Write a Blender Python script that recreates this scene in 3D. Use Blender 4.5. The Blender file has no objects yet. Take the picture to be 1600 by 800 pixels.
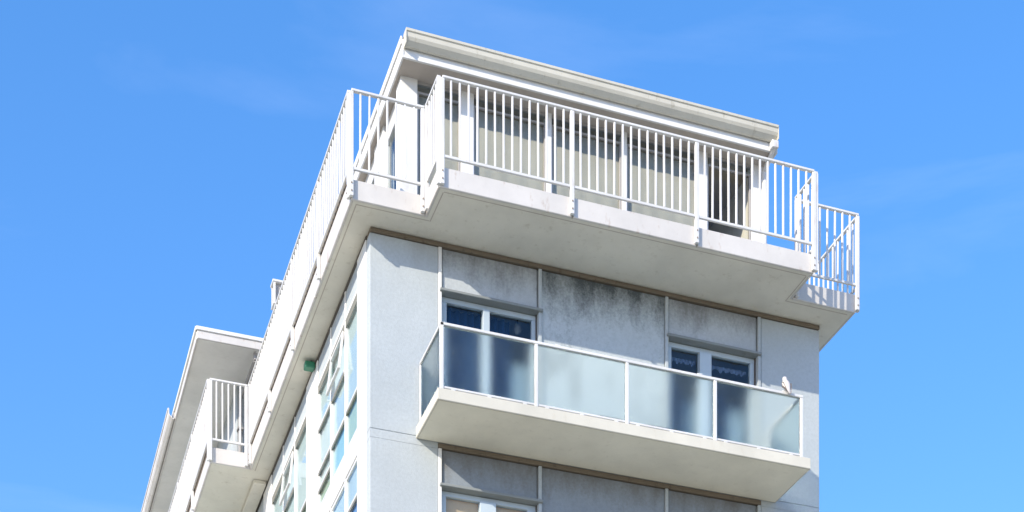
import bpy, bmesh, math, random
from mathutils import Vector, Matrix
random.seed(7)
R = math.radians
scene = bpy.context.scene

# ------------------------------------------------------------------ camera
cam_data = bpy.data.cameras.new('camera')
cam_data.sensor_width = 36.0
cam_data.lens = 2593.26 / 1600 * 36.0
cam_data.shift_y = (2049.9 - 400) / 1600
cam_data.clip_end = 6000
cam = bpy.data.objects.new('camera', cam_data)
scene.collection.objects.link(cam)
cam.location = (-5.94984, -23.40353, 1.6)
cam.rotation_euler = (R(90), 0, R(-19.157))
scene.camera = cam

# ------------------------------------------------------------------ sky and sun
SUN = Vector((-1.5, -1.0, 0.95)).normalized()          # towards the sun
elev = math.asin(SUN.z)
azim = math.atan2(SUN.x, SUN.y)
world = bpy.data.worlds.new('World')
scene.world = world
world.use_nodes = True
wn, wl = world.node_tree.nodes, world.node_tree.links
wn.clear()
w_out = wn.new('ShaderNodeOutputWorld')
w_bg = wn.new('ShaderNodeBackground')
w_bg.inputs['Strength'].default_value = 0.15
sky = wn.new('ShaderNodeTexSky')
sky.sky_type = 'NISHITA'
sky.sun_disc = False
sky.sun_elevation = elev
sky.sun_rotation = azim
sky.altitude = 0
sky.air_density = 1.0
sky.dust_density = 0.3
sky.ozone_density = 3.0
hs = wn.new('ShaderNodeHueSaturation')
hs.inputs['Saturation'].default_value = 1.3
hs.inputs['Value'].default_value = 1.0
wl.new(sky.outputs['Color'], hs.inputs['Color'])
# thin cirrus streaks over the whole sky dome
tc = wn.new('ShaderNodeTexCoord')
mp = wn.new('ShaderNodeMapping')
mp.inputs['Rotation'].default_value = (R(8), R(-14), R(-19))
mp.inputs['Location'].default_value = (0.3, 2.2, 1.4)
mp.inputs['Scale'].default_value = (1.6, 1.6, 9.0)
wl.new(tc.outputs['Generated'], mp.inputs['Vector'])
cn = wn.new('ShaderNodeTexNoise')
cn.inputs['Scale'].default_value = 1.7
cn.inputs['Detail'].default_value = 7
cn.inputs['Roughness'].default_value = 0.55
cn.inputs['Distortion'].default_value = 0.4
wl.new(mp.outputs['Vector'], cn.inputs['Vector'])
cr = wn.new('ShaderNodeMapRange')
cr.inputs['From Min'].default_value = 0.55
cr.inputs['From Max'].default_value = 0.85
cr.inputs['To Max'].default_value = 0.065
wl.new(cn.outputs['Fac'], cr.inputs['Value'])
cm = wn.new('ShaderNodeMixRGB')
cm.inputs['Color2'].default_value = (7.5, 7.6, 8.4, 1)
wl.new(cr.outputs['Result'], cm.inputs['Fac'])
tint = wn.new('ShaderNodeMixRGB'); tint.blend_type = 'MULTIPLY'; tint.inputs['Fac'].default_value = 1.0
tint.inputs['Color2'].default_value = (1.24, 1.13, 1.33, 1)
gm = wn.new('ShaderNodeGamma'); gm.inputs['Gamma'].default_value = 0.8
wl.new(hs.outputs['Color'], gm.inputs['Color'])
wl.new(gm.outputs['Color'], tint.inputs['Color1'])
wl.new(tint.outputs['Color'], cm.inputs['Color1'])
wl.new(cm.outputs['Color'], w_bg.inputs['Color'])
wl.new(w_bg.outputs['Background'], w_out.inputs['Surface'])

sun_data = bpy.data.lights.new('sun', 'SUN')
sun_data.energy = 2.9
sun_data.angle = R(0.5)
sun_data.color = (1.0, 0.895, 0.735)
sun = bpy.data.objects.new('sun', sun_data)
scene.collection.objects.link(sun)
sun.rotation_euler = (-SUN).to_track_quat('-Z', 'Y').to_euler()
sun.location = (-20, -20, 40)

scene.view_settings.view_transform = 'Standard'
scene.view_settings.look = 'None'
scene.view_settings.gamma = 1
scene.view_settings.use_curve_mapping = False
scene.view_settings.exposure = 1.1
scene.cycles.use_denoising = True
scene.cycles.max_bounces = 10
scene.cycles.transparent_max_bounces = 12

# ------------------------------------------------------------------ materials
def new_mat(name):
    m = bpy.data.materials.new(name)
    m.use_nodes = True
    n, l = m.node_tree.nodes, m.node_tree.links
    n.clear()
    out = n.new('ShaderNodeOutputMaterial')
    b = n.new('ShaderNodeBsdfPrincipled')
    l.new(b.outputs[0], out.inputs['Surface'])
    return m, n, l, b, out

def noise(n, l, scale, detail=4, rough=0.55, stretch=None, seed=0.0):
    g = n.new('ShaderNodeNewGeometry')
    m = n.new('ShaderNodeMapping')
    m.inputs['Scale'].default_value = stretch or (1, 1, 1)
    m.inputs['Location'].default_value = (seed, seed * 1.7, seed * .6)
    l.new(g.outputs['Position'], m.inputs['Vector'])
    t = n.new('ShaderNodeTexNoise')
    t.inputs['Scale'].default_value = scale
    t.inputs['Detail'].default_value = detail
    t.inputs['Roughness'].default_value = rough
    l.new(m.outputs['Vector'], t.inputs['Vector'])
    return t.outputs['Fac']

def maprange(n, l, v, a, b, c=0.0, d=1.0):
    r = n.new('ShaderNodeMapRange')
    r.inputs['From Min'].default_value = a
    r.inputs['From Max'].default_value = b
    r.inputs['To Min'].default_value = c
    r.inputs['To Max'].default_value = d
    l.new(v, r.inputs['Value'])
    return r.outputs['Result']

def mixcol(n, l, fac, c1, c2, mode='MIX'):
    m = n.new('ShaderNodeMixRGB')
    m.blend_type = mode
    if isinstance(fac, float): m.inputs['Fac'].default_value = fac
    else: l.new(fac, m.inputs['Fac'])
    for i, c in (('Color1', c1), ('Color2', c2)):
        if isinstance(c, tuple): m.inputs[i].default_value = (*c, 1)
        else: l.new(c, m.inputs[i])
    return m.outputs['Color']

def math_node(n, l, op, a, b):
    m = n.new('ShaderNodeMath'); m.operation = op
    for i, v in enumerate((a, b)):
        if isinstance(v, (float, int)): m.inputs[i].default_value = v
        else: l.new(v, m.inputs[i])
    return m.outputs[0]

def bump(n, l, b, h, strength, dist):
    k = n.new('ShaderNodeBump')
    k.inputs['Strength'].default_value = strength
    k.inputs['Distance'].default_value = dist
    l.new(h, k.inputs['Height'])
    l.new(k.outputs['Normal'], b.inputs['Normal'])

def paint(name, col, dirt=(0.45, 0.40, 0.33), amount=0.35, rough=0.5, bscale=40, bst=0.12, spec=0.4):
    m, n, l, b, o = new_mat(name)
    a = maprange(n, l, noise(n, l, 1.3, 6, 0.62), 0.35, 0.7)
    c = mixcol(n, l, a, col, tuple(x * 0.85 for x in col))
    s = maprange(n, l, noise(n, l, 9, 5, 0.65, (1, 1, 0.35), 3.1), 0.58, 0.78, 0, amount)
    c = mixcol(n, l, s, c, dirt)
    l.new(c, b.inputs['Base Color'])
    b.inputs['Roughness'].default_value = rough
    b.inputs['Specular IOR Level'].default_value = spec
    bump(n, l, b, noise(n, l, bscale, 3, 0.6), bst, 0.01)
    return m

def stucco(name, col, stain, streak_amt, z_top, z_len, thresh=0.45, seed=1.9):
    """rendered wall with mould streaks running down from the joint at z_top"""
    m, n, l, b, o = new_mat(name)
    g = n.new('ShaderNodeNewGeometry')
    sp = n.new('ShaderNodeSeparateXYZ'); l.new(g.outputs['Position'], sp.inputs[0])
    big = maprange(n, l, noise(n, l, 0.9, 6, 0.6), 0.3, 0.7)
    c = mixcol(n, l, big, col, tuple(x * 0.86 for x in col))
    grit = maprange(n, l, noise(n, l, 22, 4, 0.75), 0.40, 0.66, 0.0, 0.42)
    c = mixcol(n, l, grit, c, tuple(x * 0.70 for x in col))
    down = maprange(n, l, sp.outputs['Z'], z_top - z_len, z_top)
    st = noise(n, l, 3.6, 8, 0.70, (1, 1, 0.30), 5.3)
    patch = noise(n, l, 1.1, 5, 0.6, (1, 1, 0.6), seed)
    v = math_node(n, l, 'MULTIPLY', st, patch)
    v = math_node(n, l, 'ADD', v, math_node(n, l, 'MULTIPLY', down, 0.22))
    v = math_node(n, l, 'ADD', v, math_node(n, l, 'MULTIPLY', math_node(n, l, 'SUBTRACT', noise(n, l, 26, 5, 0.75, None, 2.2), 0.5), 0.30))
    k = maprange(n, l, v, thresh - 0.08, thresh + 0.19, 0, streak_amt)
    c = mixcol(n, l, k, c, stain)
    l.new(c, b.inputs['Base Color'])
    b.inputs['Roughness'].default_value = 0.9
    b.inputs['Specular IOR Level'].default_value = 0.2
    bump(n, l, b, noise(n, l, 55, 4, 0.7), 0.35, 0.012)
    return m

M = {}
M['white'] = paint('white_paint', (0.72, 0.72, 0.70), amount=0.35)
M['white_metal'] = paint('white_metal', (0.66, 0.66, 0.65), (0.40, 0.29, 0.20), 0.45, 0.35, 25, 0.05)
M['fascia'] = paint('fascia_paint', (0.60, 0.58, 0.55), (0.33, 0.23, 0.16), 0.80, 0.5, 30, 0.2)
M['cream'] = paint('cream_concrete', (0.60, 0.58, 0.50), (0.42, 0.37, 0.28), 0.35, 0.75, 50, 0.2)
M['soffit'] = paint('soffit_paint', (0.72, 0.70, 0.62), (0.40, 0.36, 0.28), 0.50, 0.85, 45, 0.15)
M['soffit_cream'] = paint('soffit_cream', (0.80, 0.77, 0.65), (0.48, 0.45, 0.36), 0.40, 0.85, 45, 0.15)
M['eaves'] = paint('eaves_board', (0.46, 0.41, 0.36), (0.34, 0.31, 0.25), 0.35, 0.8, 45, 0.15)
M['stucco'] = stucco('stucco_pier', (0.455, 0.50, 0.52), (0.25, 0.24, 0.23), 0.35, 17.2, 0.5, 0.50)
M['stucco_mould'] = stucco('stucco_mould', (0.50, 0.55, 0.57), (0.055, 0.065, 0.07), 0.92, 17.2, 0.75, 0.345)
M['stucco_head'] = stucco('stucco_head', (0.46, 0.50, 0.53), (0.11, 0.11, 0.11), 0.7, 17.2, 0.5, 0.395, 4.4)
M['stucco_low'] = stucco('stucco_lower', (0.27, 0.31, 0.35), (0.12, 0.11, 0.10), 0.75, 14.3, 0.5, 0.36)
M['cornice'] = paint('stained_cornice', (0.17, 0.14, 0.105), (0.03, 0.025, 0.02), 0.9, 0.9, 40, 0.3)
M['gutter'] = paint('gutter_metal', (0.56, 0.54, 0.46), (0.24, 0.21, 0.14), 0.75, 0.45, 20, 0.1)
M['ledge'] = paint('ledge_metal', (0.24, 0.26, 0.26), (0.12, 0.11, 0.08), 0.5, 0.6)
M['rear_eaves'] = paint('rear_eaves', (0.82, 0.81, 0.77), (0.5, 0.47, 0.42), 0.25, 0.8)
M['olive'] = paint('dark_strip', (0.20, 0.20, 0.17), rough=0.8)  # dark olive for the strips below transoms and glazing bars
M['frame'] = paint('shade_blue_frame', (0.46, 0.54, 0.60), (0.4, 0.45, 0.5), 0.2, 0.4)  # white frames, with the blue of the shade put into the colour
M['joint'] = paint('dark_joint', (0.10, 0.09, 0.08), rough=0.9)
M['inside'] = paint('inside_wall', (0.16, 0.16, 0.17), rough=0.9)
M['curtain'] = paint('shaded_curtain', (0.004, 0.035, 0.10), (0.004, 0.03, 0.08), 0.2, 0.95)  # shaded curtain: shade and the deep blue of the glass put into the colour
M['sunlit_curtain'] = paint('sunlit_curtain', (0.34, 0.39, 0.42), (0.2, 0.23, 0.25), 0.2, 0.95)  # sunlit part of the same curtain, the sunlight put into a paler colour
M['blind'] = paint('grey_blind', (0.38, 0.385, 0.37), (0.22, 0.22, 0.20), 0.3, 0.9)
M['tan_blind'] = paint('tan_blind', (0.75, 0.48, 0.26), (0.30, 0.20, 0.12), 0.3, 0.9)
M['pale_blind'] = paint('pale_blind', (0.44, 0.51, 0.53), (0.5, 0.55, 0.55), 0.2, 0.9)
M['green_blind'] = paint('green_blind', (0.34, 0.43, 0.33), (0.28, 0.34, 0.26), 0.3, 0.9)
M['teal_blind'] = paint('teal_blind', (0.30, 0.48, 0.52), (0.25, 0.4, 0.45), 0.3, 0.9)
M['blue_blind'] = paint('blue_blind', (0.16, 0.25, 0.42), (0.12, 0.2, 0.35), 0.3, 0.9)
M['lace'] = paint('lace', (0.30, 0.33, 0.42), rough=0.95)
M['roof'] = paint('roof_sheet', (0.48, 0.46, 0.42), (0.3, 0.26, 0.2), 0.4, 0.55)
M['pipe'] = paint('grey_pipe', (0.33, 0.32, 0.31), (0.2, 0.18, 0.16), 0.4, 0.5)
M['dark'] = paint('dark_plastic', (0.03, 0.032, 0.035), (0.05, 0.05, 0.05), 0.3, 0.6)
M['green'] = paint('green_lamp_paint', (0.035, 0.20, 0.12), (0.03, 0.10, 0.07), 0.3, 0.4)
M['steel'] = paint('bolt_steel', (0.30, 0.25, 0.21), rough=0.5)
M['bird_white'] = paint('bird_white', (0.58, 0.55, 0.53), (0.5, 0.45, 0.42), 0.3, 0.9)
M['bird_grey'] = paint('bird_grey', (0.22, 0.20, 0.20), rough=0.9)
M['beak'] = paint('beak', (0.45, 0.25, 0.05), rough=0.5)
M['floor'] = paint('terrace_tile', (0.40, 0.38, 0.35), rough=0.8)

def glass(name, tint, refl=1.5, tr=0.92):
    m, n, l, b, o = new_mat(name)
    n.remove(b)
    t = n.new('ShaderNodeBsdfTransparent'); t.inputs['Color'].default_value = (*[x * tr for x in tint], 1)
    g = n.new('ShaderNodeBsdfGlossy'); g.inputs['Roughness'].default_value = 0.03
    g.inputs['Color'].default_value = (0.9, 0.95, 1.0, 1)
    k = n.new('ShaderNodeBump'); k.inputs['Strength'].default_value = 0.04; k.inputs['Distance'].default_value = 0.02
    l.new(noise(n, l, 1.4, 2, 0.5), k.inputs['Height']); l.new(k.outputs[0], g.inputs['Normal'])
    f = n.new('ShaderNodeFresnel')
    gg = n.new('ShaderNodeNewGeometry')
    l.new(maprange(n, l, gg.outputs['Backfacing'], 0, 1, refl, 1 / refl), f.inputs['IOR'])   # same reflectance on both faces of the pane
    x = n.new('ShaderNodeMixShader')
    l.new(f.outputs[0], x.inputs[0]); l.new(t.outputs[0], x.inputs[1]); l.new(g.outputs[0], x.inputs[2])
    l.new(x.outputs[0], o.inputs['Surface'])
    return m
M['glass'] = glass('window_glass', (0.90, 0.95, 0.98), 1.38, 1.0)
M['glass_dull'] = glass('dull_glass', (0.95, 0.95, 0.92), 1.2, 1.0)
M['glass_side'] = glass('side_window_glass', (0.95, 0.98, 0.97), 1.14, 1.0)

def frosted():
    m, n, l, b, o = new_mat('frosted_glass')
    n.remove(b)
    rf = n.new('ShaderNodeBsdfRefraction')
    rf.inputs['IOR'].default_value = 1.12
    rf.inputs['Roughness'].default_value = 0.48
    rf.inputs['Color'].default_value = (0.95, 0.995, 0.995, 1)
    d = n.new('ShaderNodeBsdfDiffuse'); d.inputs['Color'].default_value = (0.70, 0.82, 0.82, 1)
    tl = n.new('ShaderNodeBsdfTranslucent'); tl.inputs['Color'].default_value = (0.70, 0.82, 0.82, 1)
    a = n.new('ShaderNodeMixShader'); a.inputs[0].default_value = 0.5
    l.new(d.outputs[0], a.inputs[1]); l.new(tl.outputs[0], a.inputs[2])
    x = n.new('ShaderNodeMixShader')
    v = maprange(n, l, noise(n, l, 2.0, 5, 0.6), 0.3, 0.7, 0.015, 0.06)
    l.new(v, x.inputs[0])
    l.new(rf.outputs[0], x.inputs[1]); l.new(a.outputs[0], x.inputs[2])
    l.new(x.outputs[0], o.inputs['Surface'])
    return m
M['frost'] = frosted()

def ground_mat():
    m, n, l, b, o = new_mat('paved_ground')
    a = maprange(n, l, noise(n, l, 0.08, 6, 0.6), 0.3, 0.7)
    c = mixcol(n, l, a, (0.50, 0.45, 0.32), (0.43, 0.38, 0.27))
    s = maprange(n, l, noise(n, l, 3, 6, 0.7), 0.5, 0.7, 0, 0.3)
    c = mixcol(n, l, s, c, (0.33, 0.30, 0.23))
    l.new(c, b.inputs['Base Color'])
    b.inputs['Roughness'].default_value = 0.9
    return m
M['ground'] = ground_mat()

# ------------------------------------------------------------------ helpers
COL = scene.collection
_cache = {}
def link(name, mesh, parent=None, loc=(0, 0, 0), rot=(0, 0, 0)):
    o = bpy.data.objects.new(name, mesh)
    COL.objects.link(o)
    loc = Vector(loc)
    if parent is not None:
        o.parent = parent
        if parent.type == 'MESH': loc = loc - parent.location      # parts of mesh parts are given in building coordinates
    o.location = loc
    o.rotation_euler = rot
    return o

def empty(name, label, cat, group=None, loc=(0, 0, 0)):
    o = bpy.data.objects.new(name, None)
    COL.objects.link(o)
    o.location = loc
    tag(o, label, cat, group)
    return o

def tag(o, label, cat, group=None):
    o['label'] = label; o['category'] = cat
    if group: o['group'] = group
    return o

def bm_box(bm, lo, hi, bevel=0.0):
    lo, hi = Vector(lo), Vector(hi)
    ret = bmesh.ops.create_cube(bm, size=1.0)
    vs = ret['verts']
    c, s = (lo + hi) / 2, hi - lo
    for v in vs: v.co = Vector((v.co.x * s.x, v.co.y * s.y, v.co.z * s.z)) + c
    if bevel > 0:
        es = {e for v in vs for e in v.link_edges}
        bmesh.ops.bevel(bm, geom=list(es), offset=bevel, segments=1, affect='EDGES')

def bm_tube(bm, p, q, r, seg=10):
    p, q = Vector(p), Vector(q)
    d = q - p
    mt = Matrix.Translation((p + q) / 2) @ d.to_track_quat('Z', 'Y').to_matrix().to_4x4()
    bmesh.ops.create_cone(bm, cap_ends=True, segments=seg, radius1=r, radius2=r, depth=d.length, matrix=mt)

def finish(name, bm, mat, smooth=False):
    me = bpy.data.meshes.new(name)
    bm.to_mesh(me); bm.free()
    me.materials.append(M[mat])
    if smooth:
        for p in me.polygons: p.use_smooth = True
    return me

def box(name, lo, hi, mat, parent=None, bevel=0.004):
    """axis aligned box; alike boxes share mesh data"""
    s = tuple(round(b - a, 4) for a, b in zip(lo, hi))
    bevel = min(bevel, min(s) * 0.3)
    key = (s, mat, round(bevel, 4))
    if key not in _cache:
        bm = bmesh.new()
        bm_box(bm, [-x / 2 for x in s], [x / 2 for x in s], bevel)
        _cache[key] = finish(name, bm, mat)
    return link(name, _cache[key], parent, [(a + b) / 2 for a, b in zip(lo, hi)])

def boxes(name, lst, mat, parent=None, bevel=0.003):
    bm = bmesh.new()
    for lo, hi in lst: bm_box(bm, lo, hi, bevel)
    return link(name, finish(name, bm, mat), parent)

def prism(name, pts, z0, z1, mat, parent=None, bevel=0.0):
    bm = bmesh.new()
    a = [bm.verts.new((x, y, z0)) for x, y in pts]
    b = [bm.verts.new((x, y, z1)) for x, y in pts]
    bm.faces.new(list(reversed(a))); bm.faces.new(b)
    k = len(pts)
    for i in range(k):
        bm.faces.new((a[i], a[(i + 1) % k], b[(i + 1) % k], b[i]))
    bmesh.ops.recalc_face_normals(bm, faces=bm.faces)
    if bevel: bmesh.ops.bevel(bm, geom=list(bm.edges), offset=bevel, segments=1, affect='EDGES')
    return link(name, finish(name, bm, mat), parent)

# ------------------------------------------------------------------ ground
bm = bmesh.new()
bmesh.ops.create_grid(bm, x_segments=8, y_segments=8, size=2500)
g = link('ground', finish('ground', bm, 'ground'))
g['kind'] = 'structure'

# ------------------------------------------------------------------ the building
B = empty('apartment_building', 'white apartment block with a railed rooftop terrace and a frosted glass balcony', 'building')
WX = 7.37                   # width of the street front (y = 0), side face is x = 0
ZS = 17.33                  # underside of the terrace slab
ZB = 14.38                  # underside of the glass balcony
YB = 18.0                   # depth of the building

# inner core and plain lower storeys
box('inner_wall', (0.9, 2.2, 0.0), (WX - 0.25, YB, ZS - 0.02), 'inside', B)
box('lower_wall', (0.004, 0.004, 0.0), (WX - 0.004, 2.19, 11.42), 'stucco_low', B)
box('lower_wall', (0.004, 2.19, 0.0), (0.88, YB, 11.42), 'white', B)
box('end_wall', (WX - 0.22, 0.21, 11.43), (WX, YB, ZS - 0.004), 'stucco', B)
box('floor_slab', (0.22, 0.22, 14.40), (WX - 0.23, 2.19, 14.54), 'inside', B)

# front: rendered panels with recessed joints, battens and stained cornices
def front_storey(z0, zc, zt, ledge, low):
    """z0 foot of panels, zc top of panels, zt top of the cornice"""
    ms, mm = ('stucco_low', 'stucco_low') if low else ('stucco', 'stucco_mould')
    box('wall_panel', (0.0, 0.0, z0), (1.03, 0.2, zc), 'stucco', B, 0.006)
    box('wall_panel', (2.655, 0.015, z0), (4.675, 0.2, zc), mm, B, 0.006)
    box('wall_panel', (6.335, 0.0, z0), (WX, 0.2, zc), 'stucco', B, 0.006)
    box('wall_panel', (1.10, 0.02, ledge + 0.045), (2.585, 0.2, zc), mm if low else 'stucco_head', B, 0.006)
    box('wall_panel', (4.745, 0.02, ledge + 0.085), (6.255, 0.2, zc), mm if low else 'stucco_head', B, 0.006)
    for x in (1.033, 2.60, 4.68, 6.272):
        box('batten', (x, -0.018, z0), (x + 0.05, 0.19, zc), 'white' if x < 2 else 'stucco', B, 0.004)
    for x in (1.084, 2.586, 4.73, 6.256):
        box('joint', (x, 0.06, z0), (x + 0.016, 0.19, zc), 'joint', B, 0.0)
    if low: box('cornice', (1.03, -0.018, zc + 0.008), (6.33, 0.2, zt), 'cornice', B, 0.008)
    else: box('cornice', (0.003, -0.022, zc + 0.008), (WX - 0.003, 0.2, zt), 'cornice', B, 0.008)
    if low:
        for a, b in ((0.0, 1.029), (6.335, WX)): box('wall_panel', (a, 0.0, zc), (b, 0.2, 14.418), 'stucco', B, 0.0)
    box('window_ledge', (1.05, -0.06, ledge), (2.66, 0.14, ledge + 0.04), 'ledge', B, 0.006)
    box('window_ledge', (4.70, -0.06, ledge + 0.04), (6.32, 0.14, ledge + 0.08), 'ledge', B, 0.006)

front_storey(14.425, 17.255, 17.326, 16.60, False)
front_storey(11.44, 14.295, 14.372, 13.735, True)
box('floor_band', (1.03, 0.002, 14.375), (6.334, 0.2, 14.42), 'stucco', B, 0.005)

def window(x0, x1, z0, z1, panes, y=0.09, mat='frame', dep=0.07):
    """frame with the given pane spans cut out, as one mesh, and its panes as children"""
    lst = [((x0, y, z0), (x1, y + dep, z0 + 0.07)), ((x0, y, z1 - 0.07), (x1, y + dep, z1))]
    edges = [x0] + [v for p in panes for v in p] + [x1]
    for i in range(0, len(edges), 2):
        mid = 0 < i < len(edges) - 2
        dy = -0.035 if mid else 0
        lst.append(((edges[i], y + dy + 0.003, z0 + 0.07), (edges[i + 1], y + dep - 0.003, z1 - 0.07)))
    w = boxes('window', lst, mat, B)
    for a, b in panes:
        box('pane', (a - 0.004, y + 0.035, z0 + 0.066), (b + 0.004, y + 0.043, z1 - 0.066), 'glass', w, 0)
    return w

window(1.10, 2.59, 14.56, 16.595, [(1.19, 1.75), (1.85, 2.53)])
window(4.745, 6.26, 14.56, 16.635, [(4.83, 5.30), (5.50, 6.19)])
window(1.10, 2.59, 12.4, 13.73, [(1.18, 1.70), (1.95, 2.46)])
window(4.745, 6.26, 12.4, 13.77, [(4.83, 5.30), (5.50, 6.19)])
box('wall_panel', (1.10, 0.02, 11.44), (2.585, 0.2, 12.395), 'stucco_low', B, 0.006)
box('wall_panel', (4.745, 0.02, 11.44), (6.255, 0.2, 12.395), 'stucco_low', B, 0.006)

# side face (x = 0): piers, bands, header panels, window bays
def side_bay(y0, y1, rows, zt, head, blinds, sash=None):
    """rows: z levels of the rails from bottom to top; panes sit between them"""
    if zt - head > 0.05:
        box('header_panel', (0.006, y0 + 0.004, head + 0.004), (0.22, y1 - 0.004, zt), 'stucco', B, 0.004)
        box('transom', (-0.012, y0, head - 0.055), (0.22, y1, head), 'white', B, 0.004)
    lst = []
    X0, X1 = 0.002, 0.07
    for z in rows: lst.append(((X0, y0, z - 0.022), (X1, y1, z + 0.022)))
    for yy in (y0, y1 - 0.03): lst.append(((X0 + 0.003, yy, rows[0]), (X1 - 0.003, yy + 0.03, rows[-1])))
    w = boxes('window', lst, 'white_metal', B)
    for i in range(len(rows) - 1):
        if sash == i: continue
        box('pane', (0.014, y0 + 0.026, rows[i] + 0.018), (0.022, y1 - 0.026, rows[i + 1] - 0.018), 'glass_side', w, 0)
    if zt - head > 0.05:
        box('dark_strip', (-0.006, y0 + 0.004, rows[-1] - 0.05), (0.001, y1 - 0.004, rows[-1] + 0.06), 'olive', w, 0.003)  # dark olive strip below the transom
    for i in range(len(rows) - 2):
        box('dark_line', (-0.004, y0 + 0.004, rows[i + 1] - 0.06), (0.0015, y1 - 0.004, rows[i + 1] - 0.022), 'olive', w, 0.002)  # narrow dark olive line below each inner bar
        box('glazing_bar', (-0.008, y0 + 0.002, rows[i + 1] - 0.02), (0.0015, y1 - 0.002, rows[i + 1] + 0.02), 'white_metal', w, 0.004)
    if sash is not None:
        h = rows[sash + 1] - rows[sash] - 0.06
        yw = y1 - y0 - 0.1
        bm = bmesh.new()
        for lo, hi in (((-0.02, -yw / 2, -0.05), (0.02, yw / 2, 0)), ((-0.02, -yw / 2, -h), (0.02, yw / 2, -h + 0.05)),
                       ((-0.018, -yw / 2, -h + 0.05), (0.018, -yw / 2 + 0.05, -0.05)), ((-0.018, yw / 2 - 0.05, -h + 0.05), (0.018, yw / 2, -0.05))):
            bm_box(bm, lo, hi, 0.003)
        sp = (-0.012, (y0 + y1) / 2, rows[sash + 1] - 0.03)
        link('open_sash', finish('open_sash', bm, 'white_metal'), w, sp, (0, R(7), 0))
        # its pane hangs in the same tilt
        bm = bmesh.new(); bm_box(bm, (-0.004, -yw / 2 + 0.045, -h + 0.045), (0.004, yw / 2 - 0.045, -0.045))
        link('pane', finish('pane', bm, 'glass_side'), w, sp, (0, R(7), 0))
    for i, bmat in enumerate(blinds):
        if bmat:
            box('backing', (0.045, y0 + .002, rows[i] + 0.002), (0.06, y1 - .002, rows[i + 1] - 0.002), bmat, w, 0)
    return w

def side_section(y0, ys, pier):
    """bays between the boundaries ys, then a pier (a, b)"""
    for k in range(len(ys) - 1):
        a, b = ys[k] + 0.026, ys[k + 1] - 0.026
        if k % 3 == 1:
            side_bay(a, b, [14.80, 15.36, 16.10, 16.74], 17.268, 16.86, ['teal_blind', 'pale_blind', 'pale_blind'], sash=2)
        elif k % 3 == 0:
            side_bay(a, b, [14.80, 15.40, 16.74], 17.268, 16.86, ['green_blind', 'pale_blind'])
        else:
            side_bay(a, b, [14.80, 15.10, 15.40, 16.10, 16.74], 17.268, 16.86, ['green_blind', 'pale_blind', 'pale_blind', 'pale_blind'])
        side_bay(a, b, [12.1, 13.3, 13.82, 14.36], 14.38, 14.38, ['blue_blind', 'blue_blind', 'pale_blind'])
        box('sill_panel', (0.05, a, 11.44), (0.22, b, 12.06), 'white', B)
    for y in ys[1:-1]:
        box('mullion', (-0.010, y - 0.025, 14.75), (0.22, y + 0.025, 17.268), 'white', B, 0.004)
        box('mullion', (-0.010, y - 0.025, 11.44), (0.22, y + 0.025, 14.39), 'white', B, 0.004)
    box('floor_band', (-0.01, ys[0], 14.395), (0.22, ys[-1], 14.745), 'white', B, 0.006)
    box('pier', (-0.014, pier[0], 11.44), (0.23, pier[1], 17.268), 'white', B, 0.008)

box('corner_pier', (-0.016, 0.205, 11.44), (0.2, 0.72, 17.268), 'white', B, 0.008)
side_section(0, [0.72, 1.52, 2.51, 3.45], (3.45, 4.32))
side_section(0, [4.32, 5.30, 6.32, 7.40], (7.40, 8.2))
side_section(0, [8.2, 9.2, 10.2, 11.2], (11.2, 12.1))
box('side_wall', (0.0, 12.1, 11.44), (0.23, YB, 17.268), 'white', B)
box('cornice', (-0.012, 0.2, 17.27), (0.23, YB, 17.326), 'joint', B, 0.008)
box('soffit_beam', (-0.27, 7.80, 17.255), (-0.034, YB, 17.328), 'soffit', B, 0.006)
box('inner_wall', (0.5, 2.18, 14.3), (0.9, YB, 14.6), 'inside', B)

# terrace slab
SX0, SX1, SY0, SY1 = -0.40, 7.74, -0.50, -1.16
BX0, BX1 = 0.69, 6.62
t = 0.04
outline = [(SX0 + t, SY0 + t), (BX0 + t, SY0 + t), (BX0 + t, SY1 + t), (BX1 - t, SY1 + t), (BX1 - t, SY0 + t), (SX1 - t, SY0 + t),
           (SX1 - t, YB), (-1.15 + t, YB), (-1.15 + t, 7.45 + t), (SX0 + t, 7.45 + t)]
prism('terrace_slab', outline, ZS + 0.004, 17.50, 'soffit', B)
FT = 17.615
for lo, hi in (((0.80, -1.07), (6.54, -1.055)), ((-0.31, -0.41), (0.78, -0.395)), ((6.56, -0.41), (7.64, -0.395)), ((-0.31, -0.39), (-0.295, 7.5)), ((0.785, -1.05), (0.80, -0.395)), ((6.54, -1.05), (6.555, -0.395))):
    box('drip_groove', (*lo, ZS + 0.0025), (*hi, ZS + 0.006), 'eaves', B, 0)
def fascia(x0, y0, x1, y1, top=FT):
    box('fascia_board', (x0, y0, ZS), (x1, y1, top), 'fascia', B, 0.008)
PX = [0.735, 2.68, 4.65, 6.60]
fascia(SX0, SY0, BX0 - 0.002, SY0 + t)
fascia(BX0, SY1 + t + .002, BX0 + t, SY0 + t)
e = [BX0, 2.70, 4.67, BX1]
for i in range(3):
    fascia(e[i] + (0.012 if i else 0), SY1, e[i + 1] - (0.012 if i < 2 else 0), SY1 + t)
fascia(BX1 - t, SY1 + t + .002, BX1, SY0 + t)
fascia(BX1 + .002, SY0, SX1, SY0 + t)
ys = [SY0 + t + .002, 1.9, 4.3, 6.4, 7.45 + t]
for i in range(4): fascia(SX0, ys[i] + (0.006 if i else 0), SX0 + t, ys[i + 1] - (.006 if i < 3 else 0), 17.69)
for a, b in zip(ys, ys[1:]): box('rusty_gap_strip', (SX0 + 0.008, a + 0.01, 17.691), (SX0 + 0.026, b - 0.01, 17.81), 'cornice', B, 0.0)  # dark rusty strip filling the gap below the bottom rail
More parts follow.
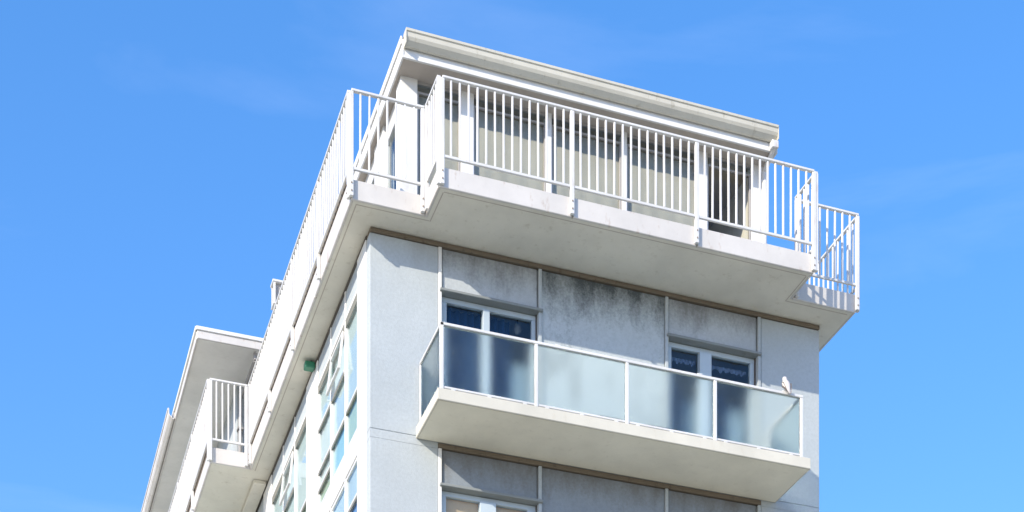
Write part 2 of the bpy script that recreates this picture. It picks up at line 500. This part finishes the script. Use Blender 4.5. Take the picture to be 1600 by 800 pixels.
box('rusty_gap_strip', (-1.142, 7.5, FT + 0.001), (-1.12, YB, 17.80), 'cornice', B, 0.0)  # same dark strip in the gap below the rear rail
fascia(-1.15, 7.45, SX0 - 0.002, 7.45 + t)
for a, b in ((7.45 + t + .002, 11), (11.01, 14.5), (14.51, YB)): fascia(-1.15, a, -1.15 + t, b)
fascia(SX1 - t, SY0 + t + .002, SX1, YB)

# steel terrace railing: one part per straight run, with its posts and balusters
ZR, ZR0 = 18.865, 17.745
def railing(p, q, posts, n, out, bolts=True):
    """run from p to q (axis aligned); posts: fractions; n balusters per bay; out: outward unit vector"""
    p, q = Vector((*p, 0)), Vector((*q, 0))
    d = (q - p); L = d.length; u = d / L
    hx, hy = abs(u.x), abs(u.y)
    def span(a, b, z0, z1, w, off=0.0):
        c0, c1 = p + u * a + Vector((*out, 0)) * off, p + u * b + Vector((*out, 0)) * off
        lo = [min(c0.x, c1.x) - hy * w / 2, min(c0.y, c1.y) - hx * w / 2, z0]
        hi = [max(c0.x, c1.x) + hy * w / 2, max(c0.y, c1.y) + hx * w / 2, z1]
        return lo, hi
    r = boxes('terrace_railing', [span(-0.0, L, ZR - 0.035, ZR, 0.055)], 'white_metal', B, 0.005)
    box('bottom_rail', *span(0.0, L, ZR0 - 0.02, ZR0 + 0.02, 0.035), 'white_metal', r, 0.005)
    for f in posts:
        a = f * L
        lo, hi = span(a - 0.03, a + 0.03, ZS + 0.02, ZR - 0.036, 0.05)
        box('post', lo, hi, 'white_metal', r, 0.005)
        if bolts:
            c = p + u * a + Vector((*out, 0)) * 0.028
            for z in (17.42, 17.53):
                bm_key = ('bolt', hx > 0.5)
                if bm_key not in _cache:
                    bm = bmesh.new()
                    bm_tube(bm, Vector((*out, 0)) * -0.006, Vector((*out, 0)) * 0.006, 0.012, 6)
                    _cache[bm_key] = finish('bolt', bm, 'steel')
                link('bolt', _cache[bm_key], r, (c.x, c.y, z))
    for i in range(len(posts) - 1):
        a, b = posts[i] * L, posts[i + 1] * L
        for k in range(1, n + 1):
            s = a + (b - a) * k / (n + 1)
            lo, hi = span(s - 0.0135, s + 0.0135, ZR0 + 0.021, ZR - 0.036, 0.026)
            bo = box('baluster', lo, hi, 'white_metal', r, 0.003)
            bo.rotation_euler = (random.gauss(0, 0.003), random.gauss(0, 0.003), random.gauss(0, 0.06))
    return r
yo = SY1 - 0.028
Lf = PX[3] - PX[0]
railing((PX[0], yo), (PX[3], yo), [(x - PX[0]) / Lf for x in PX], 14, (0, -1))
railing((BX0 - 0.0, yo), (BX0 - 0.0, SY0 - 0.06), [0.03, 0.93], 4, (-1, 0), False)
railing((SX0 - 0.005, SY0 - 0.028), (BX0 - 0.03, SY0 - 0.028), [0.0, 0.985], 7, (0, -1))
railing((BX1 + 0.025, yo), (BX1 + 0.025, SY0 - 0.06), [0.02, 0.97], 4, (1, 0), False)
railing((BX1 + 0.06, SY0 - 0.028), (SX1 + 0.02, SY0 - 0.028), [0.0, 0.985], 7, (0, -1))
railing((SX1 + 0.028, SY0), (SX1 + 0.028, 8.0), [0.0, 0.25, 0.5, 0.75, 1.0], 13, (1, 0), False)
railing((SX0 - 0.028, SY0), (SX0 - 0.028, 7.40), [0.004, 0.25, 0.5, 0.75, 0.99], 13, (-1, 0))
railing((-1.16, 7.422), (SX0 - 0.06, 7.422), [0.02, 0.97], 5, (0, -1), False)
railing((-1.178, 7.45), (-1.178, 15.45), [0.0, 0.25, 0.5, 0.75, 1.0], 13, (-1, 0))

# penthouse on the terrace
ZF = 17.502
PXL, PXR, PY = 0.56, 6.62, 0.36
ZE = 19.93
cols = [(0.56, 0.82), (1.50, 1.70), (2.87, 2.95), (4.12, 4.20), (5.42, 5.58), (6.36, 6.62)]
for i, (a, b) in enumerate(cols):
    box('penthouse_column', (a, PY, ZF), (b, PY + (0.26 if i in (0, 5) else 0.16), ZE), 'white', B, 0.006)
for i in range(5):
    a, b = cols[i][1] + 0.002, cols[i + 1][0] - 0.002
    y = PY + 0.025
    lst = [((a, y, ZF), (b, y + 0.06, ZF + 0.12)), ((a, y, ZE - 0.05), (b, y + 0.06, ZE)), ((a, y + .003, 19.74), (b, y + 0.057, 19.77)),
           ((a, y + .003, ZF + 0.12), (a + 0.03, y + 0.057, 19.74)), ((b - 0.03, y + .003, ZF + 0.12), (b, y + 0.057, 19.74))]
    w = boxes('penthouse_window', lst, 'pipe', B)
    box('pane', (a + 0.026, y + 0.026, ZF + 0.115), (b - 0.026, y + 0.034, 19.745), 'glass_dull', w, 0)
    box('pane', (a, y + 0.026, 19.765), (b, y + 0.034, ZE - 0.045), 'glass', w, 0)
# side wall of the penthouse: glass door between white posts
def pside(y0, y1, kind):
    if kind == 'wall':
        box('penthouse_wall', (PXL + 0.02, y0, ZF), (PXL + 0.2, y1, ZE), 'white', B, 0.005)
    else:
        w = boxes('penthouse_window', [((PXL + .06, y0, ZF), (PXL + .12, y1, ZF + 0.1)), ((PXL + .06, y0, 19.6), (PXL + .12, y1, ZE)),
                                       ((PXL + .063, y0, ZF + .1), (PXL + .117, y0 + .04, 19.6)), ((PXL + .063, y1 - .04, ZF + .1), (PXL + .117, y1, 19.6))], 'white_metal', B)
        box('pane', (PXL + .085, y0, ZF + 0.095), (PXL + .093, y1, 19.605), 'glass_side', w, 0)
pside(0.622, 1.45, 'glass'); pside(1.452, 2.0, 'wall'); pside(2.002, 3.0, 'glass'); pside(3.002, 6.9, 'wall')
box('penthouse_wall', (PXR - 0.2, 0.63, ZF), (PXR, 6.9, ZE), 'white', B)
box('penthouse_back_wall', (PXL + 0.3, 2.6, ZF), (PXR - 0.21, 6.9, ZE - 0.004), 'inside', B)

# penthouse roof with gutter, fascia and soffit
rx0, rx1, ry0, ry1 = 0.48, 6.62, 0.0, 7.3
roof = box('penthouse_roof', (rx0 + 0.03, ry0 + 0.03, ZE + 0.01), (rx1 - 0.03, ry1, 20.21), 'roof', B)
box('eaves_soffit', (rx0 + 0.03, ry0 + 0.03, ZE - 0.012), (rx1 - 0.03, ry1, ZE + 0.008), 'eaves', roof, 0)
box('fascia_board', (rx0 + 0.03, ry0, ZE - 0.02), (rx1 - 0.03, ry0 + 0.028, 20.20), 'white', roof, 0.004)
box('fascia_board', (rx0 + 0.03, ry0 - 0.012, ZE - 0.022), (rx1 - 0.03, ry0 - 0.001, ZE + 0.018), 'white', roof, 0.003)
box('barge_board', (rx0, ry0 - 0.01, ZE - 0.025), (rx0 + 0.028, ry1, 20.17), 'white', roof, 0.004)
box('barge_board', (rx0 - 0.022, ry0 - 0.01, 20.10), (rx0 - 0.001, ry1, 20.215), 'white', roof, 0.004)
box('barge_board', (rx1 - 0.028, ry0 - 0.01, ZE - 0.025), (rx1, ry1, 20.17), 'white', roof, 0.004)
def gutter(parent, p0, axis, length, flip=1, name='gutter', mat='gutter'):
    """open half-box gutter profile with a rolled lip, swept along an axis"""
    prof = [(0, 0.20), (0, 0.03), (0.015, 0.0), (0.045, 0.008), (0.10, 0.060), (0.122, 0.10), (0.126, 0.165), (0.142, 0.172), (0.144, 0.205), (0.122, 0.218), (0.110, 0.20),
            (0.110, 0.11), (0.09, 0.070), (0.042, 0.022), (0.02, 0.014), (0.014, 0.04), (0.014, 0.20)]
    bm = bmesh.new()
    rings = []
    for s in (0, length):
        ring = []
        for d, z in prof:
            v = Vector((p0[0] + s, p0[1] - d * flip, p0[2] + z)) if axis == 'x' else Vector((p0[0] - d * flip, p0[1] + s, p0[2] + z))
            ring.append(bm.verts.new(v))
        rings.append(ring)
    k = len(prof)
    for i in range(k):
        bm.faces.new((rings[0][i], rings[0][(i + 1) % k], rings[1][(i + 1) % k], rings[1][i]))
    bm.faces.new(rings[0]); bm.faces.new(list(reversed(rings[1])))
    bmesh.ops.recalc_face_normals(bm, faces=bm.faces)
    return link(name, finish(name, bm, mat), parent)
gutter(roof, (rx0 + 0.03, -0.014, 20.035), 'x', 6.05)
for x in (rx0 + 0.022, rx0 + 6.082):
    box('gutter_end', (x, -0.152, 20.03), (x + 0.007, -0.014, 20.245), 'gutter', roof, 0.001)
bm = bmesh.new()
bm_box(bm, (6.47, -0.12, 19.91), (6.585, -0.016, 20.03), 0.01)
for a, b in (((6.53, -0.07, 19.95), (6.55, 0.30, 19.80)), ((6.55, 0.30, 19.82), (6.55, 0.30, 17.55))): bm_tube(bm, a, b, 0.04, 10)
link('downpipe', finish('downpipe', bm, 'white_metal'), roof)
bm = bmesh.new()
for i in range(41):
    x = rx0 + 0.04 + i * 0.15
    bm_tube(bm, (x, ry0 - 0.05, 20.228), (x, ry1, 20.228), 0.02, 6)
o = link('roof_rib', finish('roof_rib', bm, 'roof'), roof); o['kind'] = 'stuff'

# rear penthouse block with its wide eaves
rz = 19.82
rear = box('rear_roof', (-1.30, 7.84, rz + 0.02), (6.6, YB, rz + 0.17), 'roof', B)
box('eaves_soffit', (-1.30, 7.84, rz), (6.6, YB, rz + 0.018), 'rear_eaves', rear, 0)
box('fascia_board', (-1.33, 7.80, rz - 0.03), (6.6, 7.838, rz + 0.12), 'fascia', rear, 0.006)
box('edge_trim', (-1.35, 7.775, rz + 0.121), (6.6, 7.845, rz + 0.19), 'white', rear, 0.006)
box('fascia_board', (-1.34, 7.84, rz - 0.03), (-1.302, YB, rz + 0.12), 'fascia', rear, 0.006)
box('edge_trim', (-1.37, 7.80, rz + 0.121), (-1.302, YB, rz + 0.19), 'white', rear, 0.006)
gutter(rear, (-1.345, 10.8, rz - 0.03), 'y', YB - 10.8, 1, 'gutter', 'fascia')
box('rear_wall', (-0.35, 9.2, ZF), (6.4, YB, rz - 0.002), 'stucco', B)
bm = bmesh.new()
pts = [(-0.22, 7.95, 19.79), (-0.22, 7.95, 19.66), (-0.30, 9.12, 19.50), (-0.30, 9.12, 17.55)]
for a, b in zip(pts, pts[1:]): bm_tube(bm, a, b, 0.035, 10)
bm_box(bm, (-0.36, 9.05, 18.9), (-0.24, 9.19, 18.94), 0.004)
link('downpipe', finish('downpipe', bm, 'pipe'), rear)

# glass balcony
bal = prism('balcony_slab', [(0.69, -0.001), (0.69, -1.12), (6.59, -1.12), (6.59, -0.001)], ZB, 14.545, 'cream', B, 0.008)
box('slab_soffit', (0.72, -1.09, ZB - 0.004), (6.56, -0.03, ZB - 0.0005), 'soffit_cream', bal, 0)
GY = -1.075
rail = boxes('glass_railing', [((0.735, GY - 0.03, 15.445), (6.47, GY + 0.03, 15.485)), ((0.735, GY - 0.03, 15.445), (0.785, -0.03, 15.482)),
                               ((6.425, GY + 0.031, 15.445), (6.47, -0.03, 15.482)),
                               ((0.79, GY - 0.018, 14.565), (6.42, GY + 0.018, 14.597))], 'white_metal', B, 0.005)
gp = [0.76, 2.17, 3.58, 5.00, 6.445]
for x in gp:
    box('post', (x - 0.025, GY - 0.028, 14.546), (x + 0.025, GY + 0.028, 15.444), 'white_metal', rail, 0.005)
for i in range(4):
    box('glass_panel', (gp[i] + 0.027, GY - 0.005, 14.598), (gp[i + 1] - 0.027, GY + 0.005, 15.443), 'frost', rail, 0)
    for s in (0.12, 0.5, 0.88):
        x = gp[i] + (gp[i + 1] - gp[i]) * s
        box('clamp', (x - 0.03, GY - 0.024, 14.546), (x + 0.03, GY + 0.024, 14.566), 'white_metal', rail, 0.004)
for x in (0.76, 6.445):
    box('glass_panel', (x - 0.005, GY + 0.03, 14.56), (x + 0.005, -0.06, 15.443), 'frost', rail, 0)
    box('post', (x - 0.02, -0.058, 14.546), (x + 0.02, -0.02, 15.444), 'white_metal', rail, 0.004)
for x in (2.50, 4.75, 6.16):
    box('rail_clip', (x - 0.04, GY - 0.02, 15.486), (x + 0.04, GY + 0.02, 15.505), 'white_metal', rail, 0.004)

# ------------------------------------------------------------------ curtains and blinds
def folded(name, x0, x1, z0, z1, y, mat, label, cat, amp=0.03, wl_=0.11, group=None):
    bm = bmesh.new()
    n = max(8, int((x1 - x0) / wl_ * 8))
    rows = []
    for yo_, in ((0,), (0.006,)):
        for z in (z0, z1):
            rows.append([bm.verts.new((x0 + (x1 - x0) * i / n, y + yo_ + amp * math.sin(i / 8 * 2 * math.pi + 0.7 * math.sin(i * .13)), z)) for i in range(n + 1)])
    for a, b in ((0, 1), (2, 3), (0, 2), (1, 3)):
        for i in range(n): bm.faces.new((rows[a][i], rows[a][i + 1], rows[b][i + 1], rows[b][i]))
    for i in (0, n): bm.faces.new((rows[0][i], rows[1][i], rows[3][i], rows[2][i]))
    bmesh.ops.recalc_face_normals(bm, faces=bm.faces)
    return tag(link(name, finish(name, bm, mat, True)), label, cat, group)
folded('curtain', 1.12, 1.80, 14.56, 16.56, 0.30, 'curtain', 'shaded curtain part painted dark blue behind the left pane of the left balcony door', 'curtain')
folded('curtain', 1.84, 2.24, 14.56, 16.56, 0.30, 'curtain', 'shaded curtain part painted dark blue behind the right pane of the left balcony door', 'curtain')
folded('curtain', 2.25, 2.56, 14.56, 15.95, 0.34, 'sunlit_curtain', 'sunlit curtain part painted pale grey, low behind the right edge of the left balcony door', 'curtain')
folded('curtain', 4.78, 5.12, 14.56, 16.20, 0.36, 'curtain', 'shaded curtain part painted dark blue in the narrower left pane of the right balcony door', 'curtain')
folded('curtain', 5.13, 5.42, 14.56, 15.95, 0.36, 'sunlit_curtain', 'sunlit curtain part painted pale grey, low behind the middle of the right balcony door', 'curtain')
folded('curtain', 5.46, 5.88, 14.56, 16.20, 0.36, 'curtain', 'shaded curtain part painted dark blue in the wider right pane of the right balcony door', 'curtain')
folded('curtain', 5.89, 6.24, 14.56, 15.95, 0.36, 'sunlit_curtain', 'sunlit curtain part painted pale grey, low behind the right edge of the right balcony door', 'curtain')
def valance(x0, x1, z1, label):
    bm = bmesh.new()
    n = 48
    top, bot = [], []
    for i in range(n + 1):
        x = x0 + (x1 - x0) * i / n
        s = abs(math.sin(i / n * math.pi * 5 + 0.5 * math.sin(i * 0.31))) * (0.75 + 0.25 * math.sin(i * 0.53 + x0))
        y = 0.24 + 0.008 * math.sin(i * .9)
        top.append(bm.verts.new((x, y, z1))); bot.append(bm.verts.new((x, y, z1 - 0.045 - 0.05 * s)))
    for i in range(n): bm.faces.new((top[i], top[i + 1], bot[i + 1], bot[i]))
    bmesh.ops.solidify(bm, geom=bm.faces[:], thickness=0.003)
    tag(link('valance', finish('valance', bm, 'lace')), label, 'curtain', 'lace valances in the right balcony door')
valance(4.84, 5.30, 16.50, 'white scalloped lace valance in the narrower left pane of the right balcony door')
valance(5.52, 6.19, 16.50, 'white scalloped lace valance in the wider right pane of the right balcony door')
names = ['next to the left corner column', 'second from the left corner column', 'in the middle of the penthouse front', 'just left of the dark open bay']
for i in range(4):
    a, b = cols[i][1] + 0.005, cols[i + 1][0] - 0.005
    folded('blind', a, b, ZF + 0.06, 19.73, 0.435, 'blind', 'grey blind in the penthouse window bay ' + names[i], 'blind', 0.004, 0.26, 'blinds in the penthouse front')
for (a, b), s in (((1.16, 1.74), 'left'), ((1.92, 2.50), 'right')):
    tag(boxes('blind', [((a, 0.175, 12.45), (b, 0.19, 13.70))], 'tan_blind'), 'tan blind behind the %s pane of the window under the glass balcony' % s, 'blind')

# ------------------------------------------------------------------ small things
# pale round lamp inside the left balcony door
lamp = empty('pendant_lamp', 'small pale round lamp hanging inside the left balcony door', 'lamp', loc=(2.44, 0.5, 16.60))
bm = bmesh.new(); bmesh.ops.create_uvsphere(bm, u_segments=16, v_segments=10, radius=0.065)
for v in bm.verts: v.co.z = v.co.z * 1.25
link('lamp_shade', finish('lamp_shade', bm, 'bird_white', True), lamp, (0, 0, 0))
bm = bmesh.new(); bm_tube(bm, (0, 0, 0.07), (0, 0, 0.7), 0.006, 6)
link('cord', finish('cord', bm, 'dark'), lamp)

# green box lamp under the terrace soffit
gl = empty('box_lamp', 'small green box lamp fixed under the terrace edge on the side face', 'lamp', loc=(-0.11, 3.62, 17.265))
gl.scale = (0.82, 0.82, 0.82)
bm = bmesh.new(); bm_box(bm, (-0.10, -0.09, -0.10), (0.10, 0.09, 0.03), 0.015)
link('housing', finish('housing', bm, 'green'), gl)
bm = bmesh.new(); bm_box(bm, (-0.075, -0.098, -0.085), (0.075, -0.091, 0.015), 0.002)
link('lens', finish('lens', bm, 'green'), gl)
bm = bmesh.new(); bm_box(bm, (0.02, -0.02, 0.031), (0.06, 0.02, 0.076), 0.003); bm_box(bm, (0.10, -0.05, -0.06), (0.145, 0.05, 0.02), 0.004)
link('bracket', finish('bracket', bm, 'dark'), gl)

# white framed lantern on a pole behind the side railing
ln = empty('terrace_lantern', 'small white framed box lantern rising above the side railing', 'lantern', loc=(-0.20, 5.80, ZF))
bm = bmesh.new(); bm_tube(bm, (0, 0, 0), (0, 0, 1.95), 0.02, 8); link('pole', finish('pole', bm, 'white_metal'), ln)
bm = bmesh.new()
for sx in (-1, 1):
    for sy in (-1, 1): bm_box(bm, (sx * 0.085 - 0.018, sy * 0.085 - 0.018, 1.96), (sx * 0.085 + 0.018, sy * 0.085 + 0.018, 2.32))
bm_box(bm, (-0.11, -0.11, 1.93), (0.11, 0.11, 1.96), 0.004); bm_box(bm, (-0.12, -0.12, 2.32), (0.12, 0.12, 2.36), 0.006)
link('frame', finish('frame', bm, 'white_metal'), ln)
bm = bmesh.new(); bm_box(bm, (-0.06, -0.06, 1.962), (0.06, 0.06, 2.318)); link('core', finish('core', bm, 'pipe'), ln)

# unidentified dark low shapes set on the balcony floor behind the frosted glass
def shape(x, w, label):
    tr = empty('low_dark_shape', label, 'low_shape', 'dark shapes on the balcony floor', (x, -0.86, 14.547))
    bm = bmesh.new()
    h = 0.11
    a = [(-w / 2 + .02, -.07), (w / 2 - .02, -.07), (w / 2 - .02, .07), (-w / 2 + .02, .07)]
    b = [(-w / 2, -.09), (w / 2, -.09), (w / 2, .09), (-w / 2, .09)]
    va = [bm.verts.new((*p, 0)) for p in a]; vb = [bm.verts.new((*p, h)) for p in b]
    bm.faces.new(list(reversed(va))); bm.faces.new(vb)
    for i in range(4): bm.faces.new((va[i], va[(i + 1) % 4], vb[(i + 1) % 4], vb[i]))
    link('shape_body', finish('shape_body', bm, 'dark'), tr)
    bm = bmesh.new(); bm_box(bm, (-w / 2 - .012, -.102, h), (w / 2 + .012, .102, h + .02), 0.004)
    link('rim', finish('rim', bm, 'dark'), tr)
shape(3.36, 0.36, 'short dark trough blurred behind the second glass panel from the left')
shape(4.20, 0.50, 'longer dark trough blurred behind the third glass panel from the left')

# bird on the handrail
bird = empty('bird', 'white bird perched on the handrail near the right end of the glass balcony', 'bird', loc=(6.19, GY, 15.486))
bird.scale = (1.05, 0.95, 0.92)
spine = [(-0.0, -0.115, -0.075, 0.010, 0.030), (0, -0.085, -0.02, 0.018, 0.036), (0, -0.055, 0.04, 0.036, 0.046), (0, -0.02, 0.10, 0.056, 0.062), (0, 0.012, 0.155, 0.058, 0.060),
         (0, 0.028, 0.20, 0.040, 0.042), (0, 0.034, 0.225, 0.032, 0.034), (0, 0.042, 0.25, 0.034, 0.038), (0, 0.046, 0.275, 0.026, 0.028), (0, 0.048, 0.287, 0.008, 0.008)]
bm = bmesh.new()
rings = []
for i, (x, y, z, ry, rx) in enumerate(spine):
    a = Vector(spine[max(0, i - 1)][:3]); c = Vector(spine[min(len(spine) - 1, i + 1)][:3])
    tn = (c - a).normalized(); sx = Vector((1, 0, 0)); sy = tn.cross(sx)
    rings.append([bm.verts.new(Vector((x, y, z)) + sx * rx * math.cos(k * math.pi / 6) + sy * ry * math.sin(k * math.pi / 6)) for k in range(12)])
for i in range(len(rings) - 1):
    for k in range(12): bm.faces.new((rings[i][k], rings[i][(k + 1) % 12], rings[i + 1][(k + 1) % 12], rings[i + 1][k]))
bm.faces.new(list(reversed(rings[0]))); bm.faces.new(rings[-1])
bmesh.ops.recalc_face_normals(bm, faces=bm.faces)
link('body', finish('body', bm, 'bird_white', True), bird)
bm = bmesh.new()
for s in (-1, 1):
    vs = [bm.verts.new(p) for p in ((s * 0.056, 0.02, 0.18), (s * 0.066, -0.05, 0.14), (s * 0.030, -0.125, -0.05), (s * 0.012, -0.135, -0.10), (s * 0.058, -0.06, 0.03), (s * 0.062, 0.01, 0.08))]
    bm.faces.new(vs if s > 0 else list(reversed(vs)))
bmesh.ops.solidify(bm, geom=bm.faces[:], thickness=0.006)
link('wings', finish('wings', bm, 'bird_grey'), bird)
bm = bmesh.new(); bmesh.ops.create_cone(bm, cap_ends=True, segments=8, radius1=0.010, radius2=0.002, depth=0.045, matrix=Matrix.Translation((0, 0.095, 0.250)) @ Matrix.Rotation(R(-95), 4, 'X'))
link('beak', finish('beak', bm, 'beak'), bird)
for s in (-1, 1):
    bm = bmesh.new(); bm_tube(bm, (s * 0.022, -0.01, 0.0), (s * 0.022, -0.012, 0.07), 0.005, 6)
    for a in (-0.35, 0, 0.35): bm_tube(bm, (s * 0.022, -0.01, 0.004), (s * 0.022 + 0.03 * math.sin(a), -0.01 + 0.03 * math.cos(a), 0.003), 0.004, 5)
    link('leg', finish('leg', bm, 'beak'), bird)
